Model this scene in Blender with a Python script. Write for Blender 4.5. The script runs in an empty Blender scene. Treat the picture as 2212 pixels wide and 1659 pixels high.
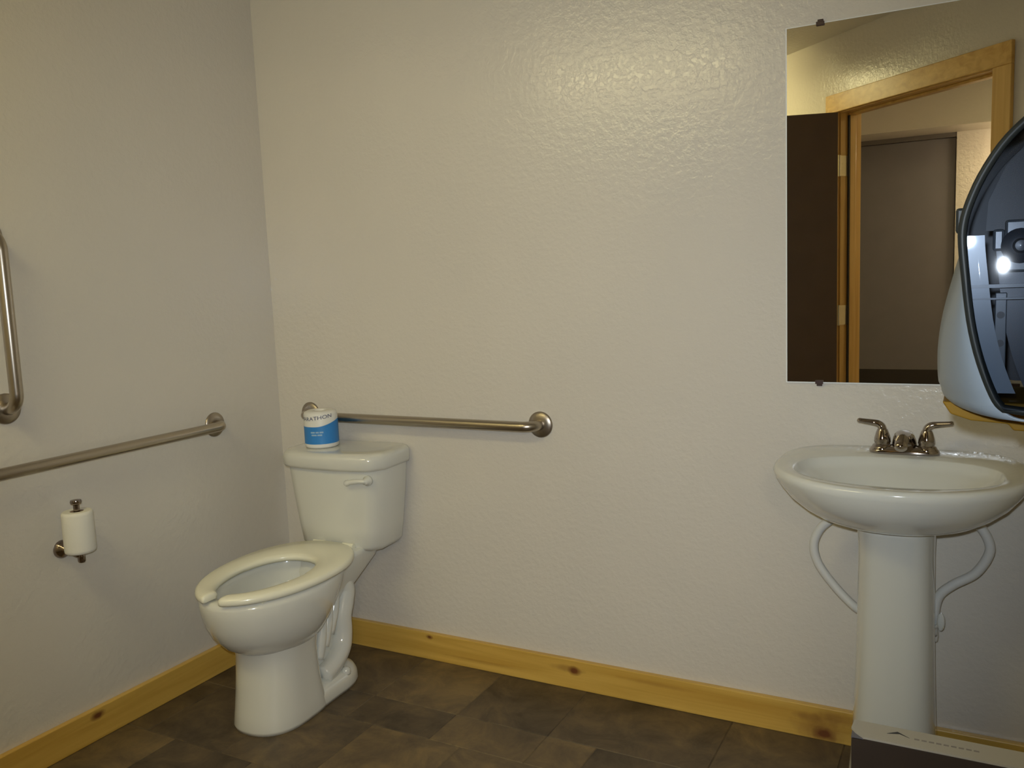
import bpy, bmesh, math, random
from mathutils import Vector, Matrix
random.seed(7)
PI = math.pi

# ------------------------------------------------------------------ camera
SC = bpy.context.scene
COL = SC.collection
CAM_POS = Vector((2.2719, -2.3827, 1.30))
F_PX, YAW, PITCH, ROLL = 1862.48, 0.49530, 0.12070, -0.04040
cyw, syw = math.cos(YAW), math.sin(YAW)
f0 = Vector((-syw, cyw, 0)); r0 = Vector((cyw, syw, 0)); u0 = Vector((0, 0, 1))
c_f = f0 * math.cos(PITCH) - u0 * math.sin(PITCH)
c_u1 = u0 * math.cos(PITCH) + f0 * math.sin(PITCH)
c_r = r0 * math.cos(ROLL) + c_u1 * math.sin(ROLL)
c_u = c_u1 * math.cos(ROLL) - r0 * math.sin(ROLL)
cam_d = bpy.data.cameras.new('camera')
cam_d.sensor_fit = 'HORIZONTAL'; cam_d.sensor_width = 36.0
cam_d.lens = F_PX / 2212.0 * 36.0
cam_d.clip_start = 0.02
cam = bpy.data.objects.new('camera', cam_d); COL.objects.link(cam)
cam.matrix_world = Matrix(((c_r.x, c_u.x, -c_f.x, CAM_POS.x), (c_r.y, c_u.y, -c_f.y, CAM_POS.y),
                           (c_r.z, c_u.z, -c_f.z, CAM_POS.z), (0, 0, 0, 1)))
SC.camera = cam

# ------------------------------------------------------------------ light and exposure
w = bpy.data.worlds.new('world'); SC.world = w; w.use_nodes = True
w.node_tree.nodes['Background'].inputs[0].default_value = (0.8, 0.85, 1, 1)
w.node_tree.nodes['Background'].inputs[1].default_value = 0.0
vs = SC.view_settings
vs.view_transform = 'Standard'; vs.look = 'None'; vs.gamma = 1.0; vs.use_curve_mapping = False
vs.exposure = 0.0
LAMP_CENTER = (0.68, -2.18, 2.44)      # ceiling fluorescent of the room
LAMP_COLOR = (1.0, 0.87, 0.44); LAMP_STRENGTH = 10.6
HALL_LAMP_STRENGTH = 120.0
# the camera's own flash, just above the lens
fl_d = bpy.data.lights.new('camera_flash', 'SPOT'); fl_d.spot_size = math.radians(90); fl_d.spot_blend = 1.0
fl_d.energy = 88.0; fl_d.color = (0.80, 0.90, 1.0); fl_d.shadow_soft_size = 0.012
fl = bpy.data.objects.new('camera_flash', fl_d); COL.objects.link(fl)
fl.location = CAM_POS + c_u * 0.045 + c_r * (-0.02) 
fl.rotation_euler = cam.matrix_world.to_euler()

# ------------------------------------------------------------------ mesh helpers
def mesh_obj(name, verts, faces, mat=None, parent=None, smooth=False):
    me = bpy.data.meshes.new(name)
    me.from_pydata([tuple(v) for v in verts], [], [tuple(f) for f in faces])
    me.update()
    bm = bmesh.new(); bm.from_mesh(me)
    bmesh.ops.remove_doubles(bm, verts=bm.verts, dist=1e-6)
    bmesh.ops.recalc_face_normals(bm, faces=bm.faces)
    bm.to_mesh(me); bm.free()
    return link(name, me, mat, parent, smooth)
def link(name, me, mat=None, parent=None, smooth=False):
    o = bpy.data.objects.new(name, me); COL.objects.link(o)
    if mat: me.materials.append(mat)
    if smooth:
        for p in me.polygons: p.use_smooth = True
    if parent: o.parent = parent
    return o
def smooth_angle(o, deg=35):
    me = o.data
    me.polygons.foreach_set('use_smooth', [True] * len(me.polygons))
    bm = bmesh.new(); bm.from_mesh(me)
    for e in bm.edges:
        if len(e.link_faces) == 2 and e.calc_face_angle(0) > math.radians(deg): e.smooth = False
    bm.to_mesh(me); bm.free()
    return o
class MB:
    """collects shapes into one mesh"""
    def __init__(s): s.v = []; s.f = []
    def add(s, v, f):
        n = len(s.v); s.v += [tuple(x) for x in v]; s.f += [tuple(i + n for i in q) for q in f]; return s
    def box(s, a, b):
        x0, y0, z0 = a; x1, y1, z1 = b
        v = [(x0,y0,z0),(x1,y0,z0),(x1,y1,z0),(x0,y1,z0),(x0,y0,z1),(x1,y0,z1),(x1,y1,z1),(x0,y1,z1)]
        return s.add(v, [(0,3,2,1),(4,5,6,7),(0,1,5,4),(1,2,6,5),(2,3,7,6),(3,0,4,7)])
    def loft(s, rings, cap0=True, cap1=True, closed=True):
        n = len(rings[0]); v = [p for r in rings for p in r]; f = []
        for i in range(len(rings) - 1):
            for j in range(n if closed else n - 1):
                k = (j + 1) % n
                f.append((i*n+j, i*n+k, (i+1)*n+k, (i+1)*n+j))
        if cap0: f.append(tuple(range(n)))
        if cap1: f.append(tuple(range((len(rings)-1)*n, len(rings)*n)))
        return s.add(v, f)
    def tube(s, pts, rad, n=14, caps=True):
        pts = [Vector(p) for p in pts]
        rads = rad if isinstance(rad, (list, tuple)) else [rad] * len(pts)
        rings = []; up = None
        for i, p in enumerate(pts):
            t = (pts[min(i+1, len(pts)-1)] - pts[max(i-1, 0)]).normalized()
            if up is None:
                up = Vector((0,0,1)) if abs(t.z) < .9 else Vector((1,0,0))
            a = t.cross(up).normalized(); up = a.cross(t).normalized()
            rings.append([p + (a*math.cos(2*PI*k/n) + up*math.sin(2*PI*k/n)) * rads[i] for k in range(n)])
        return s.loft(rings, caps, caps)
    def lathe(s, prof, origin=(0,0,0), axis=(0,0,1), n=32):
        """prof: list of (radius, height)"""
        ax = Vector(axis).normalized(); up = Vector((0,0,1)) if abs(ax.z) < .9 else Vector((1,0,0))
        a = ax.cross(up).normalized(); b = ax.cross(a); o = Vector(origin)
        rings = [[o + ax*h + (a*math.cos(2*PI*k/n) + b*math.sin(2*PI*k/n))*max(r, 1e-5) for k in range(n)] for r, h in prof]
        return s.loft(rings, True, True)
    def prism(s, poly, lo, hi, fn):
        """poly 2-d outline extruded between lo and hi; fn(u,v,w)->xyz"""
        n = len(poly)
        v = [fn(p[0], p[1], lo) for p in poly] + [fn(p[0], p[1], hi) for p in poly]
        f = [tuple(range(n)), tuple(range(2*n-1, n-1, -1))] + [(j, (j+1)%n, n+(j+1)%n, n+j) for j in range(n)]
        return s.add(v, f)
    def build(s, name, mat=None, parent=None, smooth=False, sharp=None, bevel=0, seg=2):
        o = mesh_obj(name, s.v, s.f, mat, parent, smooth)
        if bevel:
            bm = bmesh.new(); bm.from_mesh(o.data)
            es = [e for e in bm.edges if len(e.link_faces) == 2 and e.calc_face_angle(0) > math.radians(30)]
            bmesh.ops.bevel(bm, geom=es, offset=bevel, segments=seg, affect='EDGES', profile=.5)
            bm.to_mesh(o.data); bm.free()
        if sharp: smooth_angle(o, sharp)
        return o
def catmull(pts, n=8):
    P = [Vector(p) for p in pts]; P = [2*P[0]-P[1]] + P + [2*P[-1]-P[-2]]; out = []
    for i in range(1, len(P)-2):
        for k in range(n):
            t = k/n; a, b, c, d = P[i-1], P[i], P[i+1], P[i+2]
            out.append(.5*((2*b) + (c-a)*t + (2*a-5*b+4*c-d)*t*t + (3*b-a-3*c+d)*t**3))
    out.append(P[-2]); return out
def egg(cx, yf, yb, hw, z, ym=None, ef=2.0, eb=2.0, n=48):
    """closed outline in plan: front (-y) at yf, back at yb, widest at ym"""
    if ym is None: ym = (yf+yb)/2
    out = []
    for k in range(n):
        t = 2*PI*k/n; c, s = math.cos(t), math.sin(t)
        e = ef if s < 0 else eb
        x = math.copysign(abs(c)**(2/e), c)*hw; y = abs(s)**(2/e)
        out.append(Vector((cx+x, ym + ((yb-ym) if s > 0 else (yf-ym))*y, z)))
    return out
def empty(name, loc, rz=0):
    o = bpy.data.objects.new(name, None); o.empty_display_size = .05; COL.objects.link(o)
    o.location = loc; o.rotation_euler = (0, 0, rz); return o
def tag(o, label=None, cat=None, group=None, kind=None):
    if label: o['label'] = label
    if cat: o['category'] = cat
    if group: o['group'] = group
    if kind: o['kind'] = kind
    return o
def struct(o, label=None, cat=None): return tag(o, label, cat, None, 'structure')

# ------------------------------------------------------------------ materials
def nt(name):
    m = bpy.data.materials.new(name); m.use_nodes = True
    t = m.node_tree; return m, t, t.nodes['Principled BSDF'], t.nodes.new
def simple(name, col, rough=.5, metal=0, spec=.5, coat=0, bump=0, bscale=200, var=0, vscale=6):
    m, t, b, N = nt(name)
    b.inputs['Base Color'].default_value = (*col, 1); b.inputs['Roughness'].default_value = rough
    b.inputs['Metallic'].default_value = metal; b.inputs['Specular IOR Level'].default_value = spec
    b.inputs['Coat Weight'].default_value = coat; b.inputs['Coat Roughness'].default_value = .03
    tc = N('ShaderNodeTexCoord')
    if var:
        n = N('ShaderNodeTexNoise'); n.inputs['Scale'].default_value = vscale; n.inputs['Detail'].default_value = 5
        t.links.new(tc.outputs['Object'], n.inputs['Vector'])
        r = N('ShaderNodeMapRange'); r.inputs['To Min'].default_value = 1-var; r.inputs['To Max'].default_value = 1+var
        t.links.new(n.outputs['Fac'], r.inputs['Value'])
        mx = N('ShaderNodeVectorMath'); mx.operation = 'SCALE'; mx.inputs[0].default_value = col
        t.links.new(r.outputs['Result'], mx.inputs['Scale']); t.links.new(mx.outputs[0], b.inputs['Base Color'])
    if bump:
        n = N('ShaderNodeTexNoise'); n.inputs['Scale'].default_value = bscale; n.inputs['Detail'].default_value = 3
        t.links.new(tc.outputs['Object'], n.inputs['Vector'])
        k = N('ShaderNodeBump'); k.inputs['Strength'].default_value = bump; k.inputs['Distance'].default_value = .001
        t.links.new(n.outputs['Fac'], k.inputs['Height']); t.links.new(k.outputs[0], b.inputs['Normal'])
    return m
def paint(name, col, rough=.42, strength=.5):
    """painted drywall with a knock-down / orange-peel skin"""
    m, t, b, N = nt(name)
    tc = N('ShaderNodeTexCoord')
    n1 = N('ShaderNodeTexNoise'); n1.inputs['Scale'].default_value = 52; n1.inputs['Detail'].default_value = 4; n1.inputs['Roughness'].default_value = .55
    n2 = N('ShaderNodeTexNoise'); n2.inputs['Scale'].default_value = 130; n2.inputs['Detail'].default_value = 2
    n3 = N('ShaderNodeTexNoise'); n3.inputs['Scale'].default_value = 2.2; n3.inputs['Detail'].default_value = 3
    for n in (n1, n2, n3): t.links.new(tc.outputs['Object'], n.inputs['Vector'])
    rmp = N('ShaderNodeValToRGB'); rmp.color_ramp.elements[0].position = .42; rmp.color_ramp.elements[1].position = .60
    t.links.new(n1.outputs['Fac'], rmp.inputs['Fac'])
    add = N('ShaderNodeMath'); add.operation = 'MULTIPLY_ADD'; add.inputs[1].default_value = .35
    t.links.new(n2.outputs['Fac'], add.inputs[0]); t.links.new(rmp.outputs['Color'], add.inputs[2])
    k = N('ShaderNodeBump'); k.inputs['Strength'].default_value = strength; k.inputs['Distance'].default_value = .0012
    t.links.new(add.outputs[0], k.inputs['Height']); t.links.new(k.outputs[0], b.inputs['Normal'])
    r = N('ShaderNodeMapRange'); r.inputs['To Min'].default_value = .96; r.inputs['To Max'].default_value = 1.04
    t.links.new(n3.outputs['Fac'], r.inputs['Value'])
    mx = N('ShaderNodeVectorMath'); mx.operation = 'SCALE'; mx.inputs[0].default_value = col
    t.links.new(r.outputs['Result'], mx.inputs['Scale']); t.links.new(mx.outputs[0], b.inputs['Base Color'])
    b.inputs['Roughness'].default_value = rough; b.inputs['Specular IOR Level'].default_value = .6
    return m
def pine(name, axis, knots=(), c0=(.55,.32,.052), c1=(.72,.47,.105), rough=.35):
    """varnished pine: grain along axis (0,1,2); knots = list of (centre xyz, radius along grain, radius across)"""
    m, t, b, N = nt(name)
    tc = N('ShaderNodeTexCoord'); L = t.links.new
    mp = N('ShaderNodeMapping'); sc = [34, 34, 34]; sc[axis] = 1.6; mp.inputs['Scale'].default_value = sc
    L(tc.outputs['Object'], mp.inputs['Vector'])
    n = N('ShaderNodeTexNoise'); n.inputs['Scale'].default_value = 1.0; n.inputs['Detail'].default_value = 6; n.inputs['Distortion'].default_value = .6
    L(mp.outputs[0], n.inputs['Vector'])
    r = N('ShaderNodeValToRGB'); r.color_ramp.elements[0].color = (*c0, 1); r.color_ramp.elements[1].color = (*c1, 1)
    r.color_ramp.elements[0].position = .3; r.color_ramp.elements[1].position = .68
    L(n.outputs['Fac'], r.inputs['Fac']); col = r.outputs['Color']
    nz = N('ShaderNodeTexNoise'); nz.inputs['Scale'].default_value = 30; nz.inputs['Detail'].default_value = 3
    L(tc.outputs['Object'], nz.inputs['Vector'])
    for c, ra, rc, *st in knots:
        s = [1/rc]*3; s[axis] = 1/ra
        sb = N('ShaderNodeVectorMath'); sb.operation = 'SUBTRACT'; sb.inputs[1].default_value = c
        L(tc.outputs['Object'], sb.inputs[0])
        ml = N('ShaderNodeVectorMath'); ml.operation = 'MULTIPLY'; ml.inputs[1].default_value = s
        L(sb.outputs[0], ml.inputs[0])
        ln = N('ShaderNodeVectorMath'); ln.operation = 'LENGTH'; L(ml.outputs[0], ln.inputs[0])
        ad = N('ShaderNodeMath'); ad.operation = 'MULTIPLY_ADD'; ad.inputs[1].default_value = .9; L(nz.outputs['Fac'], ad.inputs[0]); L(ln.outputs['Value'], ad.inputs[2])
        rr = N('ShaderNodeValToRGB'); e = rr.color_ramp.elements
        e[0].position = .5; e[0].color = (1,1,1,1); e[1].position = 1.0; e[1].color = (0,0,0,1)
        dv = N('ShaderNodeMath'); dv.operation = 'MULTIPLY'; dv.inputs[1].default_value = .62; L(ad.outputs[0], dv.inputs[0])
        L(dv.outputs[0], rr.inputs['Fac'])
        mix = N('ShaderNodeMix'); mix.data_type = 'RGBA'; mix.inputs['B'].default_value = (.17,.055,.015,1)
        fx = N('ShaderNodeMath'); fx.operation = 'MULTIPLY'; fx.inputs[1].default_value = st[0] if st else 1.0; L(rr.outputs['Color'], fx.inputs[0]); L(fx.outputs[0], mix.inputs['Factor']); L(col, mix.inputs['A']); col = mix.outputs['Result']
    L(col, b.inputs['Base Color']); b.inputs['Roughness'].default_value = rough
    b.inputs['Coat Weight'].default_value = .3; b.inputs['Coat Roughness'].default_value = .2
    return m
def vinyl():
    m, t, b, N = nt('slate vinyl'); L = t.links.new
    tc = N('ShaderNodeTexCoord'); oi = N('ShaderNodeObjectInfo')
    off = N('ShaderNodeVectorMath'); off.operation = 'MULTIPLY_ADD'
    off.inputs[1].default_value = (37, 91, 53); cr = N('ShaderNodeCombineXYZ')
    for i in range(3): L(oi.outputs['Random'], cr.inputs[i])
    geo = N('ShaderNodeNewGeometry')
    L(cr.outputs[0], off.inputs[0]); L(geo.outputs['Position'], off.inputs[2])
    n1 = N('ShaderNodeTexNoise'); n1.inputs['Scale'].default_value = 7.5; n1.inputs['Detail'].default_value = 9; n1.inputs['Roughness'].default_value = .70; n1.inputs['Distortion'].default_value = .5
    L(off.outputs[0], n1.inputs['Vector'])
    ad = N('ShaderNodeMath'); ad.operation = 'MULTIPLY_ADD'; ad.inputs[1].default_value = .24
    L(oi.outputs['Random'], ad.inputs[0]); L(n1.outputs['Fac'], ad.inputs[2])
    r = N('ShaderNodeValToRGB'); e = r.color_ramp.elements
    e[0].position = .40; e[0].color = (.047,.032,.018,1); e[1].position = .86; e[1].color = (.21,.145,.062,1)
    x = r.color_ramp.elements.new(.54); x.color = (.085,.060,.034,1)
    x = r.color_ramp.elements.new(.68); x.color = (.132,.092,.046,1)
    L(ad.outputs[0], r.inputs['Fac']); L(r.outputs['Color'], b.inputs['Base Color'])
    k = N('ShaderNodeBump'); k.inputs['Strength'].default_value = .25; k.inputs['Distance'].default_value = .001
    L(n1.outputs['Fac'], k.inputs['Height']); L(k.outputs[0], b.inputs['Normal'])
    b.inputs['Roughness'].default_value = .5
    return m
def smoke(name, tint, gloss=.12, rough=.08):
    """tinted clear plastic sheet: see-through with a glossy skin"""
    m = bpy.data.materials.new(name); m.use_nodes = True; t = m.node_tree; N = t.nodes.new; L = t.links.new
    for n in list(t.nodes):
        if n.type == 'BSDF_PRINCIPLED': t.nodes.remove(n)
    out = [n for n in t.nodes if n.type == 'OUTPUT_MATERIAL'][0]
    tr = N('ShaderNodeBsdfTransparent'); tr.inputs[0].default_value = (*tint, 1)
    gl = N('ShaderNodeBsdfGlossy'); gl.inputs['Roughness'].default_value = rough; gl.inputs['Color'].default_value = (1,1,1,1)
    fr = N('ShaderNodeLayerWeight'); fr.inputs['Blend'].default_value = gloss
    mx = N('ShaderNodeMixShader'); L(fr.outputs['Fresnel'], mx.inputs[0]); L(tr.outputs[0], mx.inputs[1]); L(gl.outputs[0], mx.inputs[2])
    L(mx.outputs[0], out.inputs['Surface'])
    return m
def emit(name, col, s):
    m, t, b, N = nt(name)
    b.inputs['Base Color'].default_value = (.8,.8,.8,1); b.inputs['Emission Color'].default_value = (*col, 1); b.inputs['Emission Strength'].default_value = s
    return m

M_WALL = paint('wall paint', (.70, .658, .585), .16, .33)
M_CEIL = paint('ceiling paint', (.70, .66, .60), .6)
M_HALL = paint('hall paint', (.76, .70, .62), .5)
M_VINYL = vinyl()
M_SUB = simple('vinyl joint', (.085,.062,.038), .6)
M_PORC = simple('porcelain', (.70,.70,.64), .12, spec=.5, coat=.6)
M_SEAT = simple('seat plastic', (.86,.84,.68), .22, coat=.3)
M_WATER = simple('water', (.30,.33,.34), .03, coat=1)
M_STEEL = simple('satin steel', (.46,.41,.34), .30, 1)
M_STEEL_D = simple('satin steel flange', (.42,.37,.31), .36, 1)
M_CHROME = simple('chrome', (.43,.385,.355), .06, 1)
M_CHROME_D = simple('dark chrome', (.30,.25,.22), .14, 1)
M_PAPER = simple('tissue', (.80,.78,.70), .9, spec=.1, bump=.4, bscale=160)
M_WRAP = simple('wrapper white', (.78,.77,.72), .45)
M_BLUE = simple('wrapper blue', (.035,.23,.60), .45, var=.12, vscale=14)
M_INK = simple('navy ink', (.05,.06,.13), .6)
M_PALEB = simple('pale blue print', (.33,.50,.68), .55)
M_CARDB = simple('cardboard core', (.28,.19,.11), .9)
M_DOOR = simple('dark brown door', (.115,.072,.042), .5, var=.15, vscale=9)
M_GREY = simple('grey hall door', (.20,.185,.195), .55, var=.1, vscale=7)
M_DARK = simple('dark base', (.035,.028,.022), .6)
M_PVC = simple('white hose', (.66,.655,.62), .4)
M_BRASS = simple('hinge metal', (.70,.62,.42), .3, 1)
M_CLIP = simple('brown clip', (.06,.035,.03), .3)
M_MIRROR = simple('mirror silver', (.92,.92,.89), .008, 1)
M_GLASSE = simple('mirror glass edge', (.85,.87,.86), .2)
M_BOX = simple('dark carton', (.045,.030,.021), .75, var=.12, vscale=12)
M_BOXTOP = simple('pale carton top', (.50,.47,.40), .8, var=.06, vscale=14)
M_TAPE = simple('carton corner grey', (.16,.15,.17), .6)
M_PRINT = simple('faint print', (.30,.27,.24), .8)
M_SMOKE = smoke('smoke plastic', (.68,.70,.73), .10, .045)
M_RIM = simple('dark plastic rim', (.016,.019,.018), .45, spec=.3)
M_PALE = simple('pale grey plastic', (.22,.26,.30), .4, coat=.1)
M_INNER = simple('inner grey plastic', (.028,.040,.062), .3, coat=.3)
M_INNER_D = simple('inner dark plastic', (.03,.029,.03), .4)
M_INNER_B = simple('roll holder plastic', (.12,.145,.17), .25, coat=.3)
M_STRIP = simple('inner flange plastic', (.20,.25,.31), .25, coat=.3)
M_CHUTE = simple('shade-tinted plastic', (.23,.125,.012), .6, spec=.15)  # pale housing out of the flash; its warm shade is put into the colour
M_CLEAR = smoke('clear ledge', (.75,.80,.88), .3, .08)
M_DIFF = emit('lamp diffuser', LAMP_COLOR, LAMP_STRENGTH)
M_HDIFF = emit('hall lamp glass', (1.0,.80,.50), HALL_LAMP_STRENGTH)
M_FIXT = simple('lamp housing', (.7,.7,.68), .5)

# ------------------------------------------------------------------ the room shell
RW, FRONT, CEIL = 2.48, -2.75, 2.44
A = Vector((1.66, -2.333, 0)); B = Vector((2.319, -1.739, 0))       # door opening in the angled wall
DU = (B - A).normalized(); DN = Vector((-DU.y, DU.x, 0)); OPW = (B - A).length; OPH = 2.06
S0 = (FRONT - A.y) / DU.y; S1 = (RW - A.x) / DU.x; TH = .12
def dw(s, d, z): return A + DU*s + DN*d + Vector((0,0,z))
TLn = .12
struct(MB().box((-TLn, FRONT-TLn, 0), (0, TLn, CEIL)).build('wall_left', M_WALL))
struct(MB().box((0, 0, 0), (RW+TLn, TLn, CEIL)).build('wall_back', M_WALL))
struct(MB().box((RW, dw(S1,0,0).y, 0), (RW+TLn, 0, CEIL)).build('wall_right', M_WALL))
struct(MB().box((0, FRONT-TLn, 0), (dw(S0,0,0).x, FRONT, CEIL)).build('wall_front', M_WALL))
def dbox(mb, s0, s1, d0, d1, z0, z1):
    v = [dw(s0,d0,z0), dw(s1,d0,z0), dw(s1,d1,z0), dw(s0,d1,z0), dw(s0,d0,z1), dw(s1,d0,z1), dw(s1,d1,z1), dw(s0,d1,z1)]
    return mb.add(v, [(0,3,2,1),(4,5,6,7),(0,1,5,4),(1,2,6,5),(2,3,7,6),(3,0,4,7)])
we = MB(); dbox(we, S0, -.02, -TH, 0, 0, CEIL); dbox(we, OPW+.02, S1, -TH, 0, 0, CEIL); dbox(we, -.02, OPW+.02, -TH, 0, OPH+.02, CEIL)
struct(we.build('wall_entry', M_WALL))
struct(MB().box((-.3, -5.2, CEIL), (4.2, .3, CEIL+.1)).build('ceiling', M_CEIL))
floor = struct(MB().box((-.3, -5.2, -.1), (4.2, .3, -.002)).build('floor', M_SUB))
# slate-look tiles in random ashlar courses
def tile_mesh(w_, d_):
    g = .0006; mb = MB()
    lo = [(g,g,-.002),(w_-g,g,-.002),(w_-g,d_-g,-.002),(g,d_-g,-.002)]; q = .002
    hi = [(g+q,g+q,0),(w_-g-q,g+q,0),(w_-g-q,d_-g-q,0),(g+q,d_-g-q,0)]
    mb.add(lo+hi, [(4,5,6,7),(0,1,5,4),(1,2,6,5),(2,3,7,6),(3,0,4,7)])
    me = bpy.data.meshes.new('tile'); me.from_pydata(mb.v, [], mb.f); me.materials.append(M_VINYL); return me
TM = {}
y = -.002; row = 0
while y > -2.7:
    d_ = (.305, .152, .305, .305, .152)[row % 5]
    x = -.0 - random.choice((0, .08, .152, .2)); 
    while x < RW:
        w_ = random.choice((.305, .305, .457, .152)); x1 = x + w_
        a, b_ = max(x, 0.0), min(x1, RW)
        if b_ - a > .03:
            k = (round(b_-a, 4), d_)
            if k not in TM: TM[k] = tile_mesh(*k)
            cxm, cym = (a+b_)/2, y-d_
            if (Vector((a+.02, cym+.02, 0)) - A).dot(DN) > -.15:
                o = bpy.data.objects.new('tile', TM[k]); COL.objects.link(o); o.location = (a, y-d_, 0); o.parent = floor
        x = x1
    y -= d_; row += 1
# baseboards, varnished pine with knots
BH, BT = .096, .019
kb = [((1.178,-BT,.062), .022, .014), ((.63,-BT,.083), .014, .008), ((1.93,-BT,.020), .030, .020), ((1.925,-BT,.03), .075, .04, .45), ((1.89,-BT,.062), .045, .012, .4), ((1.965,-BT,.070), .05, .024, .45), ((1.15,-BT,.066), .055, .012, .4), ((1.45,-BT,.07), .12, .008, .2), ((.85,-BT,.03), .15, .006, .18)]
struct(MB().box((BT, -BT, 0), (RW, 0, BH)).build('baseboard_back', pine('pine back board', 0, kb), bevel=.003))
struct(MB().box((0, FRONT, 0), (BT, 0, BH)).build('baseboard_left', pine('pine left board', 1, [((BT,-.86,.075), .024, .014)]), bevel=.003))
struct(MB().box((RW-BT, dw(S1,0,0).y, 0), (RW, -BT, BH)).build('baseboard_right', pine('pine right board', 1), bevel=.003))

# ------------------------------------------------------------------ angled entry: jamb, casing, door leaf, hall
M_PINEV = pine('pine upright', 2, [], (.60,.34,.075), (.78,.50,.15)); M_PINEH = pine('pine header', 0, [], (.60,.34,.075), (.80,.52,.15))
t1 = MB(); dbox(t1, -.02, 0, -TH-.005, .002, 0, OPH); struct(t1.build('trim_1', M_PINEV))
t2 = MB(); dbox(t2, OPW, OPW+.02, -TH-.005, .002, 0, OPH); struct(t2.build('trim_2', M_PINEV))
t3 = MB(); dbox(t3, -.02, OPW+.02, -TH-.005, .002, OPH, OPH+.02); struct(t3.build('trim_3', M_PINEH))
t4 = MB(); dbox(t4, 0, .012, -.085, -.048, 0, OPH-.012); struct(t4.build('trim_4', M_PINEV, bevel=.002))       # door stops
t4b = MB(); dbox(t4b, .0005, .011, -.0475, -.040, 0, OPH-.013); struct(t4b.build('stop_shadow_strip', M_DARK))  # dark strip added to draw the shadow line beside the stop
t5 = MB(); dbox(t5, OPW-.012, OPW, -.085, -.048, 0, OPH-.012); struct(t5.build('trim_5', M_PINEV, bevel=.002))
t6 = MB(); dbox(t6, 0, OPW, -.085, -.048, OPH-.012, OPH); struct(t6.build('trim_6', M_PINEH, bevel=.002))
t7 = MB(); dbox(t7, -.093, -.006, .0, .019, 0, OPH+.004); struct(t7.build('trim_7', M_PINEV, bevel=.003))
t8 = MB(); dbox(t8, OPW+.006, OPW+.093, .0, .019, 0, OPH+.004); struct(t8.build('trim_8', M_PINEV, bevel=.003))
t9 = MB(); dbox(t9, -.093, OPW+.093, .0, .019, OPH+.004, OPH+.094); struct(t9.build('trim_9', M_PINEH, bevel=.003))
LEAF_DIR = Vector((-.95, .312, 0)).normalized(); LEAF_N = Vector((.312, .95, 0)).normalized()
HP = dw(.002, .024, 0)
def lp(s, d, z): return HP + LEAF_DIR*s + LEAF_N*d + Vector((0,0,z))
def lbox(mb, s0, s1, d0, d1, z0, z1):
    v = [lp(s0,d0,z0), lp(s1,d0,z0), lp(s1,d1,z0), lp(s0,d1,z0), lp(s0,d0,z1), lp(s1,d0,z1), lp(s1,d1,z1), lp(s0,d1,z1)]
    return mb.add(v, [(0,3,2,1),(4,5,6,7),(0,1,5,4),(1,2,6,5),(2,3,7,6),(3,0,4,7)])
leaf = MB(); lbox(leaf, .006, .87, .002, .046, .012, OPH-.006)
leaf = struct(leaf.build('door_1', M_DOOR, bevel=.002), 'dark brown flat door leaf standing open, seen in the mirror')
for hz in (.25, 1.05, 1.80):
    hb = MB()
    dbox(hb, -.0005, .002, -.040, .004, hz-.05, hz+.05)                       # jamb leaf of the hinge
    k = dw(.004, .012, 0); hb.lathe([(.0065,hz-.052),(.0065,hz+.052)], (k.x,k.y,0), (0,0,1), 12)
    for q in (-.035, -.012, .012, .035): hb.lathe([(.0035,0),(.0035,.0008)], dw(.0022, -.018 + .008*(1 if q in (-.035,.012) else -1), hz+q), tuple(DU), 8)
    hb.build('hinge', M_BRASS, leaf, sharp=40)
for side in (-1, 1):                                                             # lever handle near the free edge
    kn = MB(); p = lp(.80, .024 + side*.022, 1.0)
    kn.lathe([(.03,0),(.03,.006),(.012,.008),(.012,.04)], p, tuple(LEAF_N*side), 16)
    q = p + LEAF_N*side*.036; kn.tube([q, q - LEAF_DIR*.11], .009, 10); kn.build('handle', M_CHROME, leaf, sharp=40)
# hall outside the angled door: a soffit, and beyond it a lit wall with a dark door
HY, HF = -3.40, -3.70
struct(MB().box((.4, HF-.12, 2.085), (4.0, HY, CEIL)).build('wall_hall_soffit', M_HALL))
struct(MB().box((.3, HF-.12, 0), (1.40, HF, 2.085)).build('wall_hall_left', M_HALL))
struct(MB().box((2.150, HF-.12, 0), (4.0, HF, 2.085)).build('wall_hall_far', M_HALL))
struct(MB().box((1.40, HF-.17, 0), (2.150, HF-.12, 2.085)).build('wall_hall_recess', M_HALL))
struct(MB().box((.18, HF-.2, 0), (.3, FRONT-TLn, CEIL)).build('wall_hall_end', M_HALL))
struct(MB().box((4.0, HF-.2, 0), (4.12, -.9, CEIL)).build('wall_hall_side', M_HALL))
struct(MB().box((RW+TLn, -.9, 0), (4.12, -.78, CEIL)).build('wall_hall_near', M_HALL))
d2 = struct(MB().box((1.41, HF-.06, .012), (2.146, HF-.015, 2.055)).build('door_2', M_GREY, bevel=.002), 'dark grey hall door reflected in the mirror')
MB().box((1.41, HF-.015, .012), (2.146, HF-.011, .62)).build('kick_plate', M_DARK, d2)
struct(MB().box((1.40, HF-.12, 2.057), (2.150, HF-.002, 2.085)).build('trim_10', simple('grey head frame', (.16,.14,.13), .6)))
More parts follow.
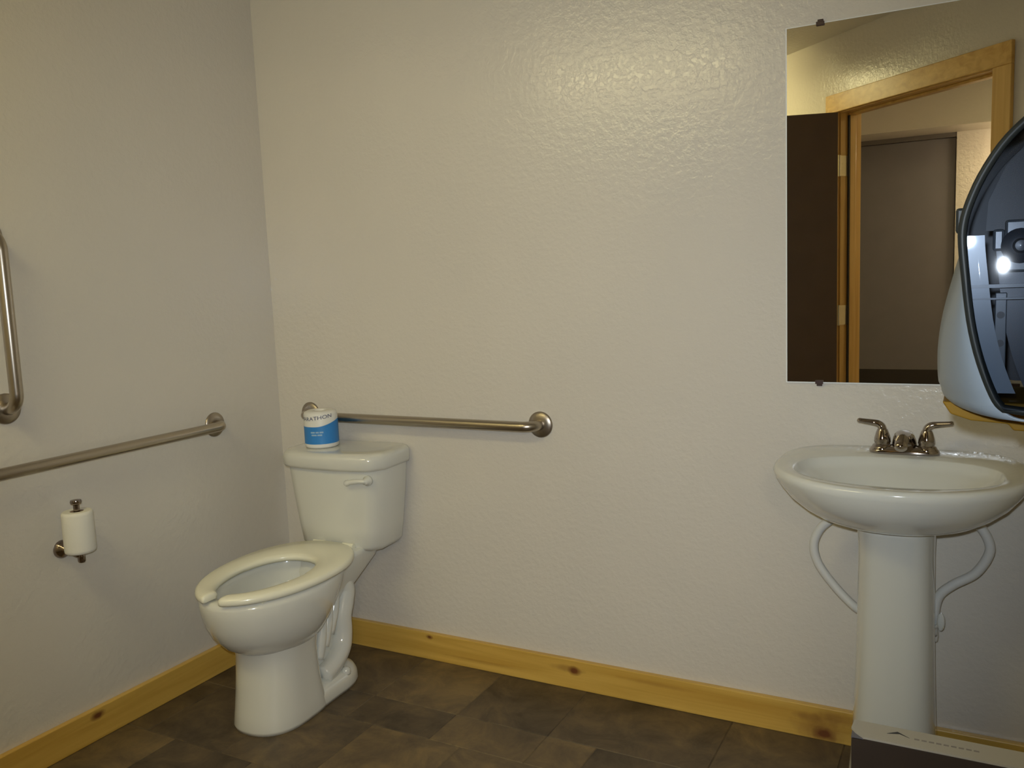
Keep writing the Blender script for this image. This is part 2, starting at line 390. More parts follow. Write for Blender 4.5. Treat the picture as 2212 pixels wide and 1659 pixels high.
# ------------------------------------------------------------------ lamps
lx, ly, lz = LAMP_CENTER
hp = empty('hall_fill_panel', (3.0, -2.75, CEIL)); tag(hp, 'added unseen fill panel under the hall ceiling', 'lamp')  # added fill lamp, out of view, brightens the hall and lower room
MB().box((-.31,-.31,-.03),(.31,.31,0)).build('frame', M_FIXT, hp, bevel=.004)
MB().box((-.28,-.28,-.036),(.28,.28,-.029)).build('diffuser', emit('hall fill diffuser', LAMP_COLOR, 6.0), hp)
lf = empty('ceiling_light', (lx, ly, lz)); tag(lf, 'long ceiling fluorescent lamp with a warm glowing diffuser', 'lamp')
MB().box((-.57,-.16,-.03),(.57,.16,0)).build('housing', M_FIXT, lf, bevel=.004)
dpro = [(-.145,-.03),(-.145,-.085),(-.12,-.108),(-.06,-.118),(.06,-.118),(.12,-.108),(.145,-.085),(.145,-.03)]
MB().prism(dpro, -.55, .55, lambda u,v,w_: (w_,u,v)).build('diffuser', M_DIFF, lf)
for s in (-1, 1): MB().box((.55*s, -.15, -.12), (.562*s, .15, -.03)).build('end_cap', M_FIXT, lf)
hl = empty('hall_light', (2.80, -3.52, 2.085)); tag(hl, 'round glass ceiling lamp in the hall outside the door', 'lamp')
MB().lathe([(.12,0),(.12,-.015),(.105,-.018)], n=32).build('housing', M_FIXT, hl, sharp=40)
MB().lathe([(.105,-.018),(.10,-.04),(.07,-.06),(.03,-.07),(.001,-.071)], n=32).build('glass_shade', M_HDIFF, hl, True)

# ------------------------------------------------------------------ toilet
TX = .383
T = empty('toilet', (TX, 0, 0), math.radians(2.6)); tag(T, 'white two-piece toilet with open-front seat in the corner', 'toilet')
bowl = MB()
rows = [(.215,-.575,-.40,.060),(.228,-.615,-.395,.090),(.245,-.655,-.385,.116),(.27,-.693,-.365,.141),(.305,-.722,-.335,.161),(.345,-.742,-.295,.175),(.385,-.752,-.258,.181),(.412,-.755,-.242,.183),(.424,-.752,-.240,.180),(.430,-.743,-.245,.172)]
rings = [egg(0, yf, yb, hw, z, ym=-.50, ef=2.0, eb=1.9) for z, yf, yb, hw in rows]
inner = [(.430,-.712,-.32,.137),(.424,-.706,-.32,.131),(.405,-.700,-.325,.126),(.36,-.690,-.33,.122),(.31,-.668,-.345,.110),(.27,-.63,-.37,.088),(.235,-.58,-.41,.055),(.222,-.55,-.44,.03)]
rings += [egg(0, yf, yb, hw, z, ym=-.49, ef=2.0, eb=2.2) for z, yf, yb, hw in inner]
bowl.loft(rings, False, True).build('bowl', M_PORC, T, True)
MB().loft([egg(0,-.612,-.385,.074,.256,ym=-.5), egg(0,-.612,-.385,.074,.258,ym=-.5)]).build('water', M_WATER, T)
# rear deck that carries the tank
deck = MB()
dr = [(.255,-.34,-.21,.042),(.30,-.34,-.17,.060),(.345,-.34,-.11,.080),(.385,-.34,-.06,.098),(.418,-.33,-.045,.108),(.430,-.31,-.045,.108),(.4365,-.30,-.05,.100)]
deck.loft([egg(0, a, b_, h, z, ef=3.2, eb=3.6) for z, a, b_, h in dr]).build('rear_deck', M_PORC, T, True)
# front pedestal column and the plinth with its foot
ped = MB()
pr = [(.0,-.662,-.40,.114),(.012,-.664,-.40,.116),(.05,-.657,-.41,.112),(.11,-.648,-.42,.108),(.17,-.640,-.425,.106),(.215,-.636,-.425,.106),(.25,-.642,-.42,.110),(.275,-.655,-.41,.116)]
ped.loft([egg(0, a, b_, h, z, ym=-.53, ef=2.3, eb=5.0) for z, a, b_, h in pr]).build('pedestal', M_PORC, T, True)
foot = MB()
fr = [(0,-.58,-.200,.112),(.012,-.58,-.196,.115),(.036,-.58,-.200,.112),(.052,-.575,-.210,.102),(.060,-.56,-.232,.084)]
def footring(z, a, b_, h):
    out = []
    for p in egg(0, a, b_, h, z, ym=-.36, ef=4, eb=2.6):
        k = .95 + .05*min(1, abs(p.y + .38)/.13)       # waist between column and heel
        out.append(Vector((p.x*k, p.y, p.z)))
    return out
foot.loft([footring(*q) for q in fr]).build('foot', M_PORC, T, True)
core = MB()
cr_ = [(.03,-.50,-.27,.050),(.10,-.48,-.28,.046),(.20,-.46,-.24,.046),(.30,-.44,-.20,.055),(.36,-.42,-.17,.08)]
core.loft([egg(0, a, b_, h, z, ef=3, eb=3) for z, a, b_, h in cr_]).build('trapway_core', M_PORC, T, True)
for s in (-1, 1):
    tw = MB()
    p = catmull([(.036*s,-.245,.345),(.044*s,-.222,.305),(.046*s,-.232,.262),(.046*s,-.250,.215),(.050*s,-.256,.165),(.056*s,-.276,.120),(.062*s,-.330,.086),(.062*s,-.385,.068)], 6)
    tw.tube(p, .034, 16).build('trapway', M_PORC, T, True)
    for k in range(3):                                                        # cast ridges between column and trapway
        rg = MB()
        p = catmull([(.045*s,-.275-.035*k,.33-.03*k),(.056*s,-.30-.036*k,.26-.035*k),(.058*s,-.335-.03*k,.19-.03*k)], 6)
        rg.tube(p, .018, 10).build('cast_ridge', M_PORC, T, True)
    bc = MB(); bc.lathe([(.016,0),(.0165,.006),(.013,.016),(.006,.021),(.0005,.022)], (.088*s,-.300,.047), (.25*s,0,1), 20)
    bc.build('bolt_cap', M_PORC, T, True)
# open-front seat
seat = MB()
NS = 60; gap = .062
out_o, out_i = [], []
def seat_o(t): 
    c, s = math.cos(t), math.sin(t)
    if s < 0: return (math.copysign(abs(c)**(2/2.0), c)*.188, -.47 + (-.768+.47)*abs(s)**(2/2.0))
    return (math.copysign(abs(c)**(2/2.5), c)*.188*(1-.10*s*s), -.47 + (-.210+.47)*abs(s)**(2/2.3))
def seat_i(t):
    c, s = math.cos(t), math.sin(t)
    if s < 0: return (c*.112, -.50 + (-.712+.50)*abs(s))
    return (math.copysign(abs(c)**(2/2.2), c)*.108, -.50 + (-.365+.50)*abs(s))
t0 = -PI/2 + .31; t1_ = 3*PI/2 - .31
prof = []
for i in range(NS+1):
    t = t0 + (t1_-t0)*i/NS
    # outer runs a bit closer to the tip so the ends of the horseshoe are square to the rim
    tt = (-PI/2 + .195) + (2*PI - .39)*i/NS
    o_, i_ = Vector((*seat_o(tt), 0)), Vector((*seat_i(t), 0))
    d = (i_-o_); L_ = d.length; d.normalize()
    ring = []
    zb, zt = .4335, .457
    for q, z in ((.004,zb),(.0,zb+.006),(.0,zt-.010),(.003,zt-.004),(.010,zt),(L_*.5,zt+.0015),(L_-.014,zt-.001),(L_-.005,zt-.006),(L_,zt-.013),(L_-.004,zb),(L_*.5,zb)):
        ring.append(o_ + d*q + Vector((0,0,z)))
    prof.append(ring)
def shrink(r, k, push):
    c = sum(r, Vector())/len(r); return [c + (p-c)*k + push for p in r]
tg0 = (prof[0][5]-prof[1][5]).normalized(); tg1 = (prof[-1][5]-prof[-2][5]).normalized()
prof = [shrink(prof[0], .62, tg0*.013), shrink(prof[0], .90, tg0*.009)] + prof + [shrink(prof[-1], .90, tg1*.009), shrink(prof[-1], .62, tg1*.013)]
seat.loft(prof, True, True).build('seat', M_SEAT, T, True)
for s in (-1, 1):
    MB().lathe([(.009,-.022),(.009,.022)], (.06*s,-.207,.444), (1,0,0), 16).build('seat_hinge', M_SEAT, T, sharp=40)
    MB().box((.11*s-.012,-.69,.4295),(.11*s+.012,-.655,.4345)).build('seat_bumper', M_SEAT, T)
# tank and lid: bowed front, straight back
def tank_ring(hw, yb, yf, bow, z, r=.03, n=10):
    pts = []
    N_ = 14
    for i in range(N_+1):                                                      # front, left to right
        u = -1 + 2*i/N_; x = hw*u
        edge = max(0, abs(u)-(1-r/hw))/(r/hw); yy = yf - bow*(1-u*u) + r*(1-math.sqrt(max(0,1-edge*edge)))
        pts.append(Vector((x, yy, z)))
    for i in range(5):
        a = i/4*PI/2; rr = r*.5
        pts.append(Vector((hw - rr + rr*math.cos(a), yb - rr + rr*math.sin(a), z)))
    for i in range(5):
        a = PI/2 + i/4*PI/2; rr = r*.5
        pts.append(Vector((-hw + rr + rr*math.cos(a), yb - rr + rr*math.sin(a), z)))
    return pts
tk = MB()
tr_ = [(.418,.135,-.160,.012,-.04),(.424,.152,-.175,.016,-.03),(.440,.162,-.183,.020,-.025),(.50,.170,-.188,.022,-.022),(.60,.182,-.194,.024,-.02),(.70,.192,-.199,.026,-.018),(.712,.192,-.199,.026,-.018)]
tk.loft([tank_ring(hw, yb, yf, bow, z) for z, hw, yf, bow, yb in tr_])
tank = tk.build('tank', M_PORC, T, sharp=50)
ld = MB()
lr_ = [(.700,.192,-.203,.026),(.702,.199,-.210,.028),(.712,.203,-.216,.030),(.738,.204,-.217,.030),(.748,.202,-.214,.030),(.755,.195,-.207,.029),(.7585,.184,-.196,.027),(.7595,.157,-.171,.02)]
LIDTOP = .7595
ld.loft([tank_ring(hw, -.012, yf, bow, z, r=.04) for z, hw, yf, bow in lr_]).build('tank_lid', M_PORC, T, sharp=60)
fh = MB(); fh.lathe([(.017,0),(.017,.008),(.010,.012),(.010,.022)], (.158,-.208,.672), (0,-1,0), 18)
fh.tube(catmull([(.159,-.226,.672),(.134,-.234,.673),(.102,-.236,.668),(.086,-.236,.663)], 5), [.007]*6+[.008]*5+[.010]*4+[.008], 12)
fh.build('flush_handle', M_PORC, tank, True)

# ------------------------------------------------------------------ wrapped tissue roll on the tank lid
RR, RH = .057, .122
R_ = empty('wrapped_tissue_roll', (.308, -.132, LIDTOP+.0005)); tag(R_, 'paper-wrapped toilet roll with blue and white print on the tank lid', 'tissue roll')
MB().lathe([(RR-.006,0),(RR-.001,.003),(RR,.008),(RR,RH-.010),(RR-.003,RH-.002),(RR-.014,RH+.003),(RR-.035,RH+.003),(.019,RH-.001),(.012,RH-.012),(.0005,RH-.013)], n=48).build('wrapper', M_WRAP, R_, True)
PHI0 = math.atan2(-2.285, 2.01)                      # direction in which the print faces
def on_roll(th, z, e=.0005): return Vector(((RR+e)*math.cos(PHI0+th), (RR+e)*math.sin(PHI0+th), z))
bv, bf = [], []
NB = 72
for i in range(NB+1):
    th = -PI + 2*PI*i/NB
    u = max(0, min(1, (th + .35)/1.9)); u = u*u*(3-2*u)
    if th > 1.6: u = 1 - min(1, (th-1.6)/1.4)
    zt = .074 + .022*u
    for k in range(4): bv.append(on_roll(th, .015 + (zt-.015)*k/3))
for i in range(NB):
    for k in range(3): bf.append((i*4+k, i*4+4+k, i*4+5+k, i*4+1+k))
band = mesh_obj('blue_band', bv, bf, M_BLUE, R_, True)
def wrap_text(txt, cap, th0, th1, zf, mat, name, parent, e=.0008):
    cu = bpy.data.curves.new('txt', 'FONT'); cu.body = txt; cu.size = 1.0; cu.resolution_u = 3
    to = bpy.data.objects.new('txt', cu); COL.objects.link(to)
    dg = bpy.context.evaluated_depsgraph_get(); me = bpy.data.meshes.new_from_object(to.evaluated_get(dg))
    bpy.data.objects.remove(to); bpy.data.curves.remove(cu)
    xs = [v.co.x for v in me.vertices]; ys = [v.co.y for v in me.vertices]
    x0, x1, y0, y1 = min(xs), max(xs), min(ys), max(ys)
    bm = bmesh.new(); bm.from_mesh(me)
    bmesh.ops.triangulate(bm, faces=bm.faces)
    bmesh.ops.subdivide_edges(bm, edges=[q for q in bm.edges if abs(q.verts[0].co.x-q.verts[1].co.x) > .25], cuts=2)
    for v in bm.verts:
        u = (v.co.x-x0)/(x1-x0); h = (v.co.y-y0)/(y1-y0)
        th = th0 + (th1-th0)*u
        v.co = on_roll(th, zf(u) + h*cap, e)
    bm.to_mesh(me); bm.free(); me.name = name
    return link(name, me, mat, parent)
wrap_text('MARATHON', .0125, -1.48, .66, lambda u: .0945 + .010*max(0, u-.35)/.65, M_INK, 'lettering', R_)
for k, (a0, a1, z0_) in enumerate(((-.66,-.40,.053),(-.36,-.16,.053),(-.12,.10,.053),(-.62,-.30,.044),(-.26,.02,.044))):   # faint pale print on the blue
    pv_, pf_ = [], []
    for i in range(5):
        th = a0 + (a1-a0)*i/4; pv_ += [on_roll(th, z0_, .0009), on_roll(th, z0_+.005, .0009)]
        if i: pf_.append((2*i-2, 2*i, 2*i+1, 2*i-1))
    mesh_obj('pale_print', pv_, pf_, M_PALEB, R_)

# ------------------------------------------------------------------ grab bars
def grab_bar(name, p0, p1, out, label, r=.0165, stand=.056, fr=.0415):
    """p0,p1: flange centres on the wall; out: wall normal"""
    p0, p1, out = Vector(p0), Vector(p1), Vector(out)
    root = empty(name, tuple(p0)); tag(root, label, 'grab bar')
    d = (p1-p0).normalized(); L_ = (p1-p0).length; z = Vector((0,0,0)); c = .042
    path = [z + out*.001, z + out*(stand-c)]
    for k in range(1, 9):
        a = k/8*PI/2; path.append(out*(stand-c) + d*c*(1-math.cos(a)) + out*c*math.sin(a))
    q = [d*L_ - d*(d.dot(x)) + out*(out.dot(x)) for x in path]
    MB().tube(path + q[::-1], r, 20).build('rail', M_STEEL, root, True)
    for e in (z, d*L_):
        MB().lathe([(fr,.0005),(fr,.003),(fr-.003,.0065),(.026,.010),(.019,.011)], tuple(e), tuple(out), 32).build('flange', M_STEEL_D, root, sharp=50)
    return root
grab_bar('grab_bar', (.150,0,.846), (1.081,0,.846), (0,-1,0), 'brushed steel grab bar on the wall above the toilet tank')
grab_bar('grab_bar', (0,-.316,.851), (0,-1.383,.851), (1,0,0), 'long horizontal steel grab bar on the left wall above the paper holder')
grab_bar('grab_bar', (0,-1.020,1.012), (0,-1.020,1.469), (1,0,0), 'upright steel grab bar at the left edge of the photo')

# ------------------------------------------------------------------ toilet paper holder and roll
H_ = empty('paper_holder', (0,-.905,.592)); tag(H_, 'chrome upright paper holder on the left wall below the long grab bar', 'paper holder')
hx = .066; hy = .013
MB().lathe([(.026,.0005),(.026,.006),(.021,.014),(.012,.020),(.010,.024)], (0,0,0), (1,0,0), 28).build('wall_plate', M_CHROME_D, H_, sharp=50)
MB().tube(catmull([(.018,0,0),(.04,.0,-.004),(.060,.006,-.012),(hx,hy,-.016)], 6), .0085, 14).build('arm', M_CHROME_D, H_, True)
MB().lathe([(.0085,-.034),(.0105,-.030),(.0105,-.008),(.0085,-.004),(.0085,.131),(.014,.134),(.0155,.140),(.014,.145),(.004,.147)], (hx,hy,0), (0,0,1), 24).build('post', M_CHROME_D, H_, sharp=50)
P_ = empty('toilet_paper', (hx,-.905+hy,.592-.004)); tag(P_, 'plain white toilet roll upright on the chrome wall holder', 'tissue roll')
MB().lathe([(.018,.0),(.037,.0),(.0405,.003),(.0415,.010),(.0415,.108),(.040,.115),(.037,.118),(.0185,.118),(.018,.114),(.018,0)], n=40).build('paper', M_PAPER, P_, sharp=45)
MB().lathe([(.0179,.001),(.0179,.117),(.0165,.117),(.0165,.001),(.0179,.001)], n=32).build('core', M_CARDB, P_, True)

# ------------------------------------------------------------------ pedestal sink
SX = 2.118; RIM = .835
S_ = empty('pedestal_sink', (SX, 0, 0)); tag(S_, 'white oval porcelain sink on a pedestal below the mirror', 'sink')
def srg(z, hw, yf, yb, ym=-.255, ef=2.05, eb=3.6): return egg(0, yf, yb, hw, z, ym, ef, eb, 72)
bs = MB()
srows = [(.697,.070,-.31,-.13),(.702,.105,-.345,-.11),(.710,.140,-.380,-.085),(.722,.172,-.412,-.06),(.741,.204,-.443,-.035),(.765,.233,-.469,-.016),(.791,.254,-.486,-.006),(.812,.267,-.496,-.003),(.825,.2715,-.499,-.003),(.833,.268,-.495,-.006),(.835,.261,-.488,-.012)]
rings = [srg(z, hw, yf, yb) for z, hw, yf, yb in srows]
irows = [(.8345,.222,-.454,-.142),(.832,.218,-.450,-.146),(.820,.214,-.446,-.150),(.808,.198,-.432,-.164),(.790,.166,-.408,-.187),(.766,.130,-.378,-.212),(.746,.085,-.345,-.238),(.738,.03,-.310,-.262)]
rings += [egg(0, yf, yb, hw, z, -.29, 2.1, 2.5, 72) for z, hw, yf, yb in irows]
bs.loft(rings, True, True); basin = bs.build('basin', M_PORC, S_, True)
MB().lathe([(.022,0),(.022,.003),(.016,.004),(.013,.001)], (0,-.286,.7375), (0,0,1), 20).build('drain', M_CHROME, basin, sharp=50)
pd = MB()
prow = [(0,.106,-.335,-.10),(.012,.107,-.338,-.098),(.04,.103,-.330,-.105),(.10,.097,-.315,-.115),(.20,.092,-.300,-.12),(.35,.087,-.290,-.12),(.50,.084,-.290,-.115),(.62,.083,-.298,-.11),(.680,.085,-.310,-.105),(.712,.088,-.318,-.10)]
pd.loft([egg(0, yf, yb, hw, z, -.2, 2.8, 3.5, 48) for z, hw, yf, yb in prow]).build('pedestal', M_PORC, S_, True)
# supply hoses and stop valve behind the pedestal
def rel(pts, y=-.10): return [(p[0]-SX, p[2] if len(p) > 2 else y, p[1]) for p in pts]
hl_pts = rel([(1.995,.70,-.10),(1.965,.662,-.10),(1.931,.628,-.10),(1.914,.584,-.10),(1.924,.535,-.10),(1.962,.481,-.10),(2.008,.434,-.10),(2.050,.400,-.09),(2.066,.36,-.07)])
MB().tube(catmull(hl_pts, 6), .0115, 14).build('supply_hose', M_PVC, S_, True)
hr_pts = rel([(2.262,.72,-.10),(2.282,.685,-.10),(2.308,.645,-.10),(2.314,.606,-.10),(2.286,.553,-.10),(2.238,.517,-.10),(2.208,.484,-.10),(2.198,.432,-.10),(2.195,.380,-.09)])
MB().tube(catmull(hr_pts, 6), .0115, 14).build('supply_hose', M_PVC, S_, True)
for x_, z_ in ((2.195,.375), (2.066,.36)):
    vl = MB(); vl.lathe([(.0005,-.016),(.012,-.012),(.014,0),(.012,.02),(.008,.024)], (x_-SX,-.085,z_), (0,0,1), 16)
    vl.tube([(x_-SX,-.085,z_),(x_-SX,-.002,z_)], .009, 12); vl.lathe([(.025,0),(.025,.004),(.012,.008)], (x_-SX,-.0005,z_), (0,-1,0), 20)
    v_ob = vl.build('stop_valve', M_PVC, S_, sharp=50)
kb_ = MB(); kb_.loft([[Vector((2.214-SX + .009*k*math.cos(a), -.115 + d, .425 + .022*k*math.sin(a))) for a in [2*PI*j/20 for j in range(20)]] for k, d in ((.6,-.006),(1,-.003),(1,.003),(.6,.006))])
kb_.tube([(2.196-SX,-.10,.40),(2.214-SX,-.115,.42)], .005, 8); kb_.build('valve_handle', M_PORC, S_, sharp=60)

# ------------------------------------------------------------------ faucet
FX, FY = 2.124, -.083
F_ = empty('faucet', (FX, FY, RIM)); tag(F_, 'chrome two-handle faucet on the back of the sink', 'faucet')
def stad(hw, hd, z, n=10):
    pts = []
    for i in range(n+1): a = -PI/2 + PI*i/n; pts.append(Vector((hw-hd+hd*math.cos(a), hd*math.sin(a), z)))
    for i in range(n+1): a = PI/2 + PI*i/n; pts.append(Vector((-hw+hd+hd*math.cos(a), hd*math.sin(a), z)))
    return pts
MB().loft([stad(.080,.027,.0005),stad(.080,.027,.006),stad(.077,.024,.012),stad(.072,.019,.016),stad(.068,.015,.018)]).build('base_plate', M_CHROME, F_, True)
sp = MB()
cs = [(0,.006,.012,.030,.024),(0,.004,.030,.027,.022),(0,-.010,.044,.023,.018),(0,-.040,.050,.020,.014),(0,-.072,.048,.017,.012),(0,-.098,.041,.015,.011),(0,-.110,.034,.014,.010)]
rings = []
for i, (x_, y_, z_, w1, h1) in enumerate(cs):
    a = min(1, i/3) * PI/2                     # the section turns from upright to forward
    tvec = Vector((0, -math.sin(a), math.cos(a))); nvec = Vector((0, math.cos(a), math.sin(a)))
    rings.append([Vector((x_ + w1*math.cos(t), y_, z_)) + nvec*h1*math.sin(t) for t in [2*PI*k/20 for k in range(20)]])
sp.loft(rings).build('spout', M_CHROME, F_, True)
for s in (-1, 1):
    hd = MB()
    hd.lathe([(.0255,.006),(.0255,.012),(.022,.019),(.0185,.021),(.0180,.024),(.0195,.027),(.0185,.037),(.0150,.050),(.0120,.058)], (.050*s,0,0), (0,0,1), 24)
    body = hd.build('handle_body', M_CHROME, F_, sharp=45)
    lv = MB()
    path = catmull([(.050*s,0,.052),(.052*s,0,.064),(.060*s,-.001,.0715),(.075*s,-.002,.0745),(.092*s,-.004,.077),(.108*s,-.006,.0795)], 4)
    rings = []
    for i, p in enumerate(path):
        u = i/(len(path)-1)
        t = (path[min(i+1,len(path)-1)] - path[max(i-1,0)]).normalized()
        side = Vector((0,1,0)); up = t.cross(side); up.normalize()
        w1 = .0115 if u < .2 else (.0115 - (u-.2)*.012 if u < .5 else .0079 + (u-.5)*.006); h1 = .0115*(1-u)**1.2 + .0062*u
        if i == len(path)-1: w1 *= .7; h1 *= .6
        rings.append([p + side*w1*math.cos(q) + up*h1*math.sin(q) for q in [2*PI*k/16 for k in range(16)]])
    lv.loft(rings).build('lever', M_CHROME, body, True)

# ------------------------------------------------------------------ mirror
MX0, MX1, MZ0, MZ1 = 1.829, 2.439, .997, 1.909
MR = empty('wall_mirror', ((MX0+MX1)/2, 0, MZ0)); tag(MR, 'frameless rectangular wall mirror above the sink', 'mirror')
cx = (MX0+MX1)/2; hwm = (MX1-MX0)/2; hm = MZ1-MZ0
MB().box((-hwm-.0022, -.0058, -.0022), (hwm+.0022, -.0012, hm+.0012)).build('glass_edge', M_GLASSE, MR)
mesh_obj('silvered_face', [(-hwm+.001,-.0063,.001),(hwm-.001,-.0063,.001),(hwm-.001,-.0063,hm-.001),(-hwm+.001,-.0063,hm-.001)], [(0,1,2,3)], M_MIRROR, MR)
for xx, zz, sg in ((1.912,MZ1,1),(2.36,MZ1,1),(1.912,MZ0,-1),(2.36,MZ0,-1)):
    c = MB(); x_ = xx-cx; z_ = zz-MZ0
    c.box((x_-.010,-.011,z_-.006*sg if sg > 0 else z_-.004),(x_+.010,-.0066,z_+.004 if sg > 0 else z_+.006)); c.box((x_-.007,-.0066,z_+(.0005 if sg>0 else -.010)),(x_+.007,-.0006,z_+(.010 if sg>0 else -.0005)))
    c.build('clip', M_CLIP, MR, bevel=.001)

# ------------------------------------------------------------------ towel dispenser on the right wall
DY0, DY1 = -1.25, -.95
D_ = empty('towel_dispenser', (RW, (DY0+DY1)/2, 1.1)); tag(D_, 'smoke-grey translucent paper towel dispenser at the right edge beside the mirror', 'towel dispenser')
ox, oy, oz = RW, (DY0+DY1)/2, 1.1
def W(p): return Vector((p[0]-ox, p[1]-oy, p[2]-oz))
prof2 = catmull([(q[0], q[1], 0) for q in [(2.365,1.478),(2.338,1.468),(2.315,1.45),(2.294,1.427),(2.275,1.395),(2.263,1.365),(2.2575,1.342),(2.257,1.32),(2.261,1.281),(2.267,1.233),(2.275,1.195),(2.285,1.163),(2.295,1.139),(2.303,1.129)]], 3)
front_line = [(p.x, p.y) for p in prof2]                         # x,z from the crown down to the chin
side_poly = [(RW-.004,1.480)] + front_line + [(2.325,1.126),(RW-.004,1.126)]
# near side panel, slightly domed
def dome(x, z):
    return .0035*(1-((x-2.37)/.125)**2) - .026*(z-1.30) + .0012*(1-((z-1.30)/.18)**2)
pv, pf = [], []
NX = 14
def row_at(z):
    """front edge x at height z"""
    for (x0, z0), (x1, z1) in zip(front_line, front_line[1:]):
        if z1 <= z <= z0: return x0 + (x1-x0)*(z0-z)/max(1e-6, z0-z1)
    return front_line[0][0] if z > front_line[0][1] else front_line[-1][0]
zs = [1.128 + (1.477-1.128)*k/26 for k in range(27)]
for off in (0, .003):
    for z in zs:
        xf = row_at(z)
        for i in range(NX+1):
            x = xf + (RW-.005-xf)*i/NX
            pv.append(W((x, DY0 - dome(x, z) + off, z)))
n0 = len(zs)*(NX+1)
for lay in (0, 1):
    for r_ in range(len(zs)-1):
        for i in range(NX):
            a = lay*n0 + r_*(NX+1)+i; pf.append((a, a+1, a+NX+2, a+NX+1))
for r_ in range(len(zs)-1):
    for i in (0, NX):
        a = r_*(NX+1)+i; pf.append((a, a+NX+1, n0+a+NX+1, n0+a))
for i in range(NX):
    for r_ in (0, len(zs)-1):
        a = r_*(NX+1)+i; pf.append((a, a+1, n0+a+1, n0+a))
cover = mesh_obj('smoke_cover', pv, pf, M_SMOKE, D_, True)
rim_path = [W((x, DY0+.002, z)) for x, z in [(RW-.006,1.481)]+[(2.42,1.4825)]+front_line+[(2.322,1.1265),(RW-.006,1.126)]]
MB().tube(rim_path, .0050, 10).build('cover_rim', M_RIM, D_, True)
# bulging front shell: smoke above, pale grey below
def bulge(z):
    t = (1.325 - z)/(1.325-1.112)
    if t <= 0: return 0
    return .066*min(1, t*1.15)**.9
NV = 18
def shell(zhi, zlo, mat, name, k=1.0):
    v, f = [], []
    zz = [zhi + (zlo-zhi)*i/24 for i in range(25)]
    for z in zz:
        for j in range(NV+1):
            u = j/NV; y_ = DY0+.006 + (DY1-DY0-.006)*u
            b_ = math.sin(PI*min(1, u*1.0))**.55 if 0 < u < 1 else 0
            v.append(W((row_at(z) + .002 - bulge(z)*b_*k + .0, y_, z)))
    for i in range(24):
        for j in range(NV):
            a = i*(NV+1)+j; f.append((a, a+1, a+NV+2, a+NV+1))
    o = mesh_obj(name, v, f, mat, D_, True)
    md = o.modifiers.new('thickness', 'SOLIDIFY'); md.thickness = .003; md.offset = -1
    return o
def bulge_bottom():
    # rounded chin of the pale shell
    v, f = [], []
    for i in range(9):
        a = i/8*PI/2
        z = 1.135 - .022*math.sin(a)
        for j in range(NV+1):
            u = j/NV; y_ = DY0+.006 + (DY1-DY0-.006)*u
            b_ = math.sin(PI*u)**.55 if 0 < u < 1 else 0
            xf = row_at(1.135) + .002 - bulge(1.135)*b_; inset = .030*(1-math.cos(a))
            v.append(W((xf + inset, y_, z)))
    for i in range(8):
        for j in range(NV):
            a = i*(NV+1)+j; f.append((a, a+1, a+NV+2, a+NV+1))
    return v, f
sv, sf = [], []
zz = [1.330 + (1.135-1.330)*i/24 for i in range(25)]
for z in zz:
    for j in range(NV+1):
        u = j/NV; y_ = DY0+.006 + (DY1-DY0-.006)*u
        b_ = math.sin(PI*u)**.55 if 0 < u < 1 else 0
        sv.append(W((row_at(z) + .002 - bulge(z)*b_, y_, z)))
for i in range(24):
    for j in range(NV):
        a = i*(NV+1)+j; sf.append((a, a+1, a+NV+2, a+NV+1))
bvv, bff = bulge_bottom(); n0 = len(sv); sv += bvv; sf += [tuple(q+n0 for q in f_) for f_ in bff]
fs = mesh_obj('front_shell', sv, sf, M_PALE, D_, True); md = fs.modifiers.new('thickness', 'SOLIDIFY'); md.thickness = .003; md.offset = -1
shell(1.474, 1.331, M_SMOKE, 'smoke_front')
# far side, back plate, chute
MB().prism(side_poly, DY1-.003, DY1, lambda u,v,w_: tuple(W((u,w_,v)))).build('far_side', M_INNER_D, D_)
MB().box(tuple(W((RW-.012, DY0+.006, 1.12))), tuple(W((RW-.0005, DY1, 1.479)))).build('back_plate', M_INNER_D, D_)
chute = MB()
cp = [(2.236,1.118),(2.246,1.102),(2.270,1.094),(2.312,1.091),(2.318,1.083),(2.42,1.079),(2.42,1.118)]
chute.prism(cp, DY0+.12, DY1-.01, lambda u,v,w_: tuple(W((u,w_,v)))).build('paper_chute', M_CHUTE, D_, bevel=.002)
MB().box(tuple(W((2.249,DY0+.03,1.333))), tuple(W((2.262,DY0+.07,1.362)))).build('latch', M_RIM, D_, bevel=.003)
# works behind the smoke side: inner wall, roll arm with spindle, rails with holes
IY = DY0 + .03
ip = [(p[0]+.034, p[1]) for p in front_line if p[1] < 1.335][1:-1]
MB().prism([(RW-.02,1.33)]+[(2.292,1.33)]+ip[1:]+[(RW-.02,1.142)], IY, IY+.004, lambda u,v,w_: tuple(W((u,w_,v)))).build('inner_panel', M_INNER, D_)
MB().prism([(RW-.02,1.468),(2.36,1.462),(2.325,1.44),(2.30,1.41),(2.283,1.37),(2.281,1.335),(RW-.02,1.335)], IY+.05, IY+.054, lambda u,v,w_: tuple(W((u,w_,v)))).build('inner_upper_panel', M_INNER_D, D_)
strip = [(q[0]+.004, q[1]) for q in front_line if 1.14 < q[1] < 1.332]; strip2 = [(q[0]+.019, q[1]) for q in strip][::-1]
MB().prism(strip+strip2, DY0+.010, DY0+.014, lambda u,v,w_: tuple(W((u,w_,v)))).build('side_flange', M_STRIP, D_)
rail = MB().box(tuple(W((2.292,IY-.008,1.165))), tuple(W((2.304,IY,1.262)))).build('rail', M_INNER_B, D_, bevel=.001)
for hz in (1.236, 1.203): MB().lathe([(.0042,0),(.0042,.0006)], tuple(W((2.298,IY-.0081,hz))), (0,-1,0), 14).build('hole', M_INNER_D, rail)
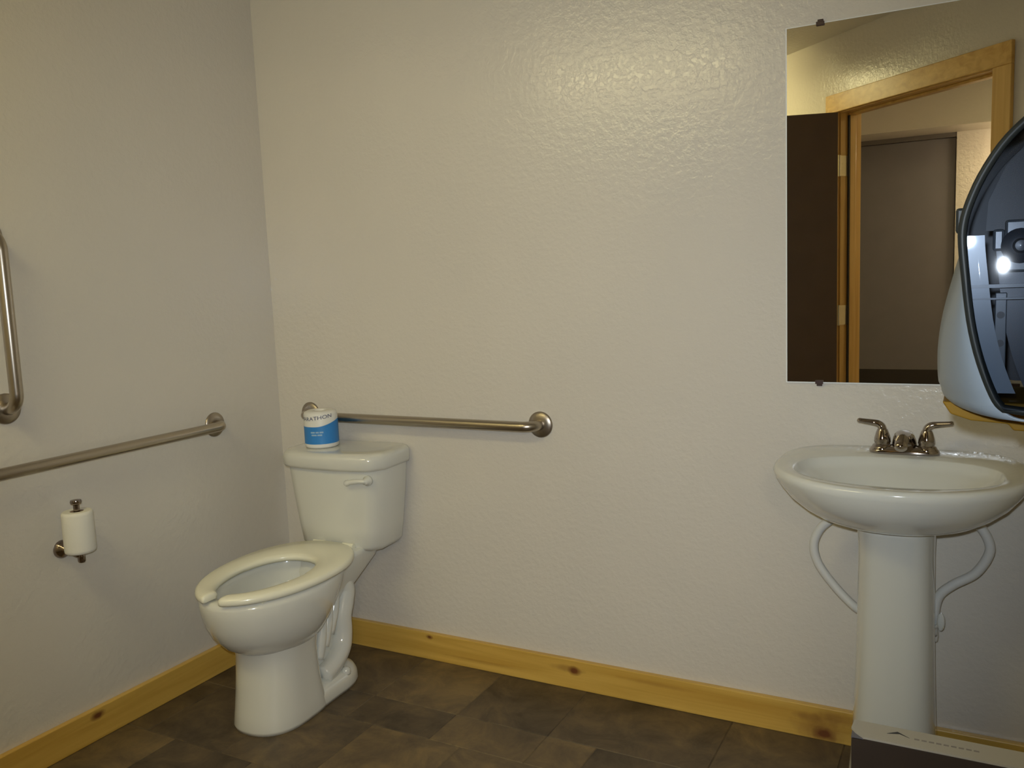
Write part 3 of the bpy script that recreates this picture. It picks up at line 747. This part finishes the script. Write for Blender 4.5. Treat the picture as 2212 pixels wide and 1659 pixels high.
MB().box(tuple(W((2.264,DY0+.008,1.268))), tuple(W((RW-.02,IY+.01,1.272)))).build('ledge', M_INNER_B, D_)
MB().box(tuple(W((2.266,DY0+.008,1.2545))), tuple(W((RW-.02,IY+.004,1.2565)))).build('ledge', M_INNER_B, D_)
arm = MB(); arm.box(tuple(W((2.300,IY-.006,1.285))), tuple(W((2.345,IY,1.345)))); arm.box(tuple(W((2.288,IY-.004,1.31))), tuple(W((2.300,IY,1.335))))
arm = arm.build('roll_arm', M_INNER_B, D_, bevel=.003)
MB().lathe([(.020,0),(.020,.004),(.015,.006),(.0085,.007),(.0085,.014),(.006,.017),(.0005,.0175)], tuple(W((2.316,IY-.006,1.315))), (0,-1,0), 24).build('spindle_hub', M_INNER, arm, sharp=45)
MB().lathe([(.019,0),(.058,0),(.059,.002),(.059,.185),(.019,.185)], tuple(W((2.385,IY+.06,1.385))), (0,1,0), 36).build('towel_roll', M_PAPER, D_, sharp=45)

# ------------------------------------------------------------------ flat carton standing in front of the sink pedestal
K_ = empty('flat_carton', (2.27, -.66, 0)); tag(K_, 'dark flat carton with a pale top standing before the sink pedestal', 'carton')
kx0, kx1, ky0, ky1, kz = 2.078-2.27, 2.455-2.27, -.042, .016, .400
MB().box((kx0,ky0,0),(kx1,ky1,kz-.003)).build('body', M_BOX, K_, bevel=.002)
tp = MB(); poly = [(kx0+.022,ky0-.001),(kx1,ky0-.001),(kx1,ky1+.001),(kx0+.012,ky1+.003),(kx0-.001,ky1+.004),(kx0-.003,ky0+.028),(kx0+.006,ky0+.014)]
tp.prism(poly, kz-.003, kz+.001, lambda u,v,w_: (u,v,w_)).build('top_flap', M_BOXTOP, K_)
MB().prism([(kx0,ky0),(kx0+.022,ky0),(kx0+.006,ky0+.014),(kx0-.001,ky0+.024)], kz-.006, kz-.0025, lambda u,v,w_: (u,v,w_)).build('torn_corner', M_TAPE, K_)
arrow = MB(); ax0 = kx0+.075
arrow.prism([(ax0-.014,ky0+.030),(ax0+.004,ky0+.044),(ax0+.026,ky0+.028),(ax0+.008,ky0+.037)], kz+.001, kz+.0015, lambda u,v,w_: (u,v,w_)).build('printed_mark', M_INNER_D, K_)
for k in range(9):
    x_ = ax0+.034 + k*.0125
    MB().box((x_,ky0+.026,kz+.001),(x_+.009,ky0+.031,kz+.0014)).build('printed_mark', M_PRINT, K_)
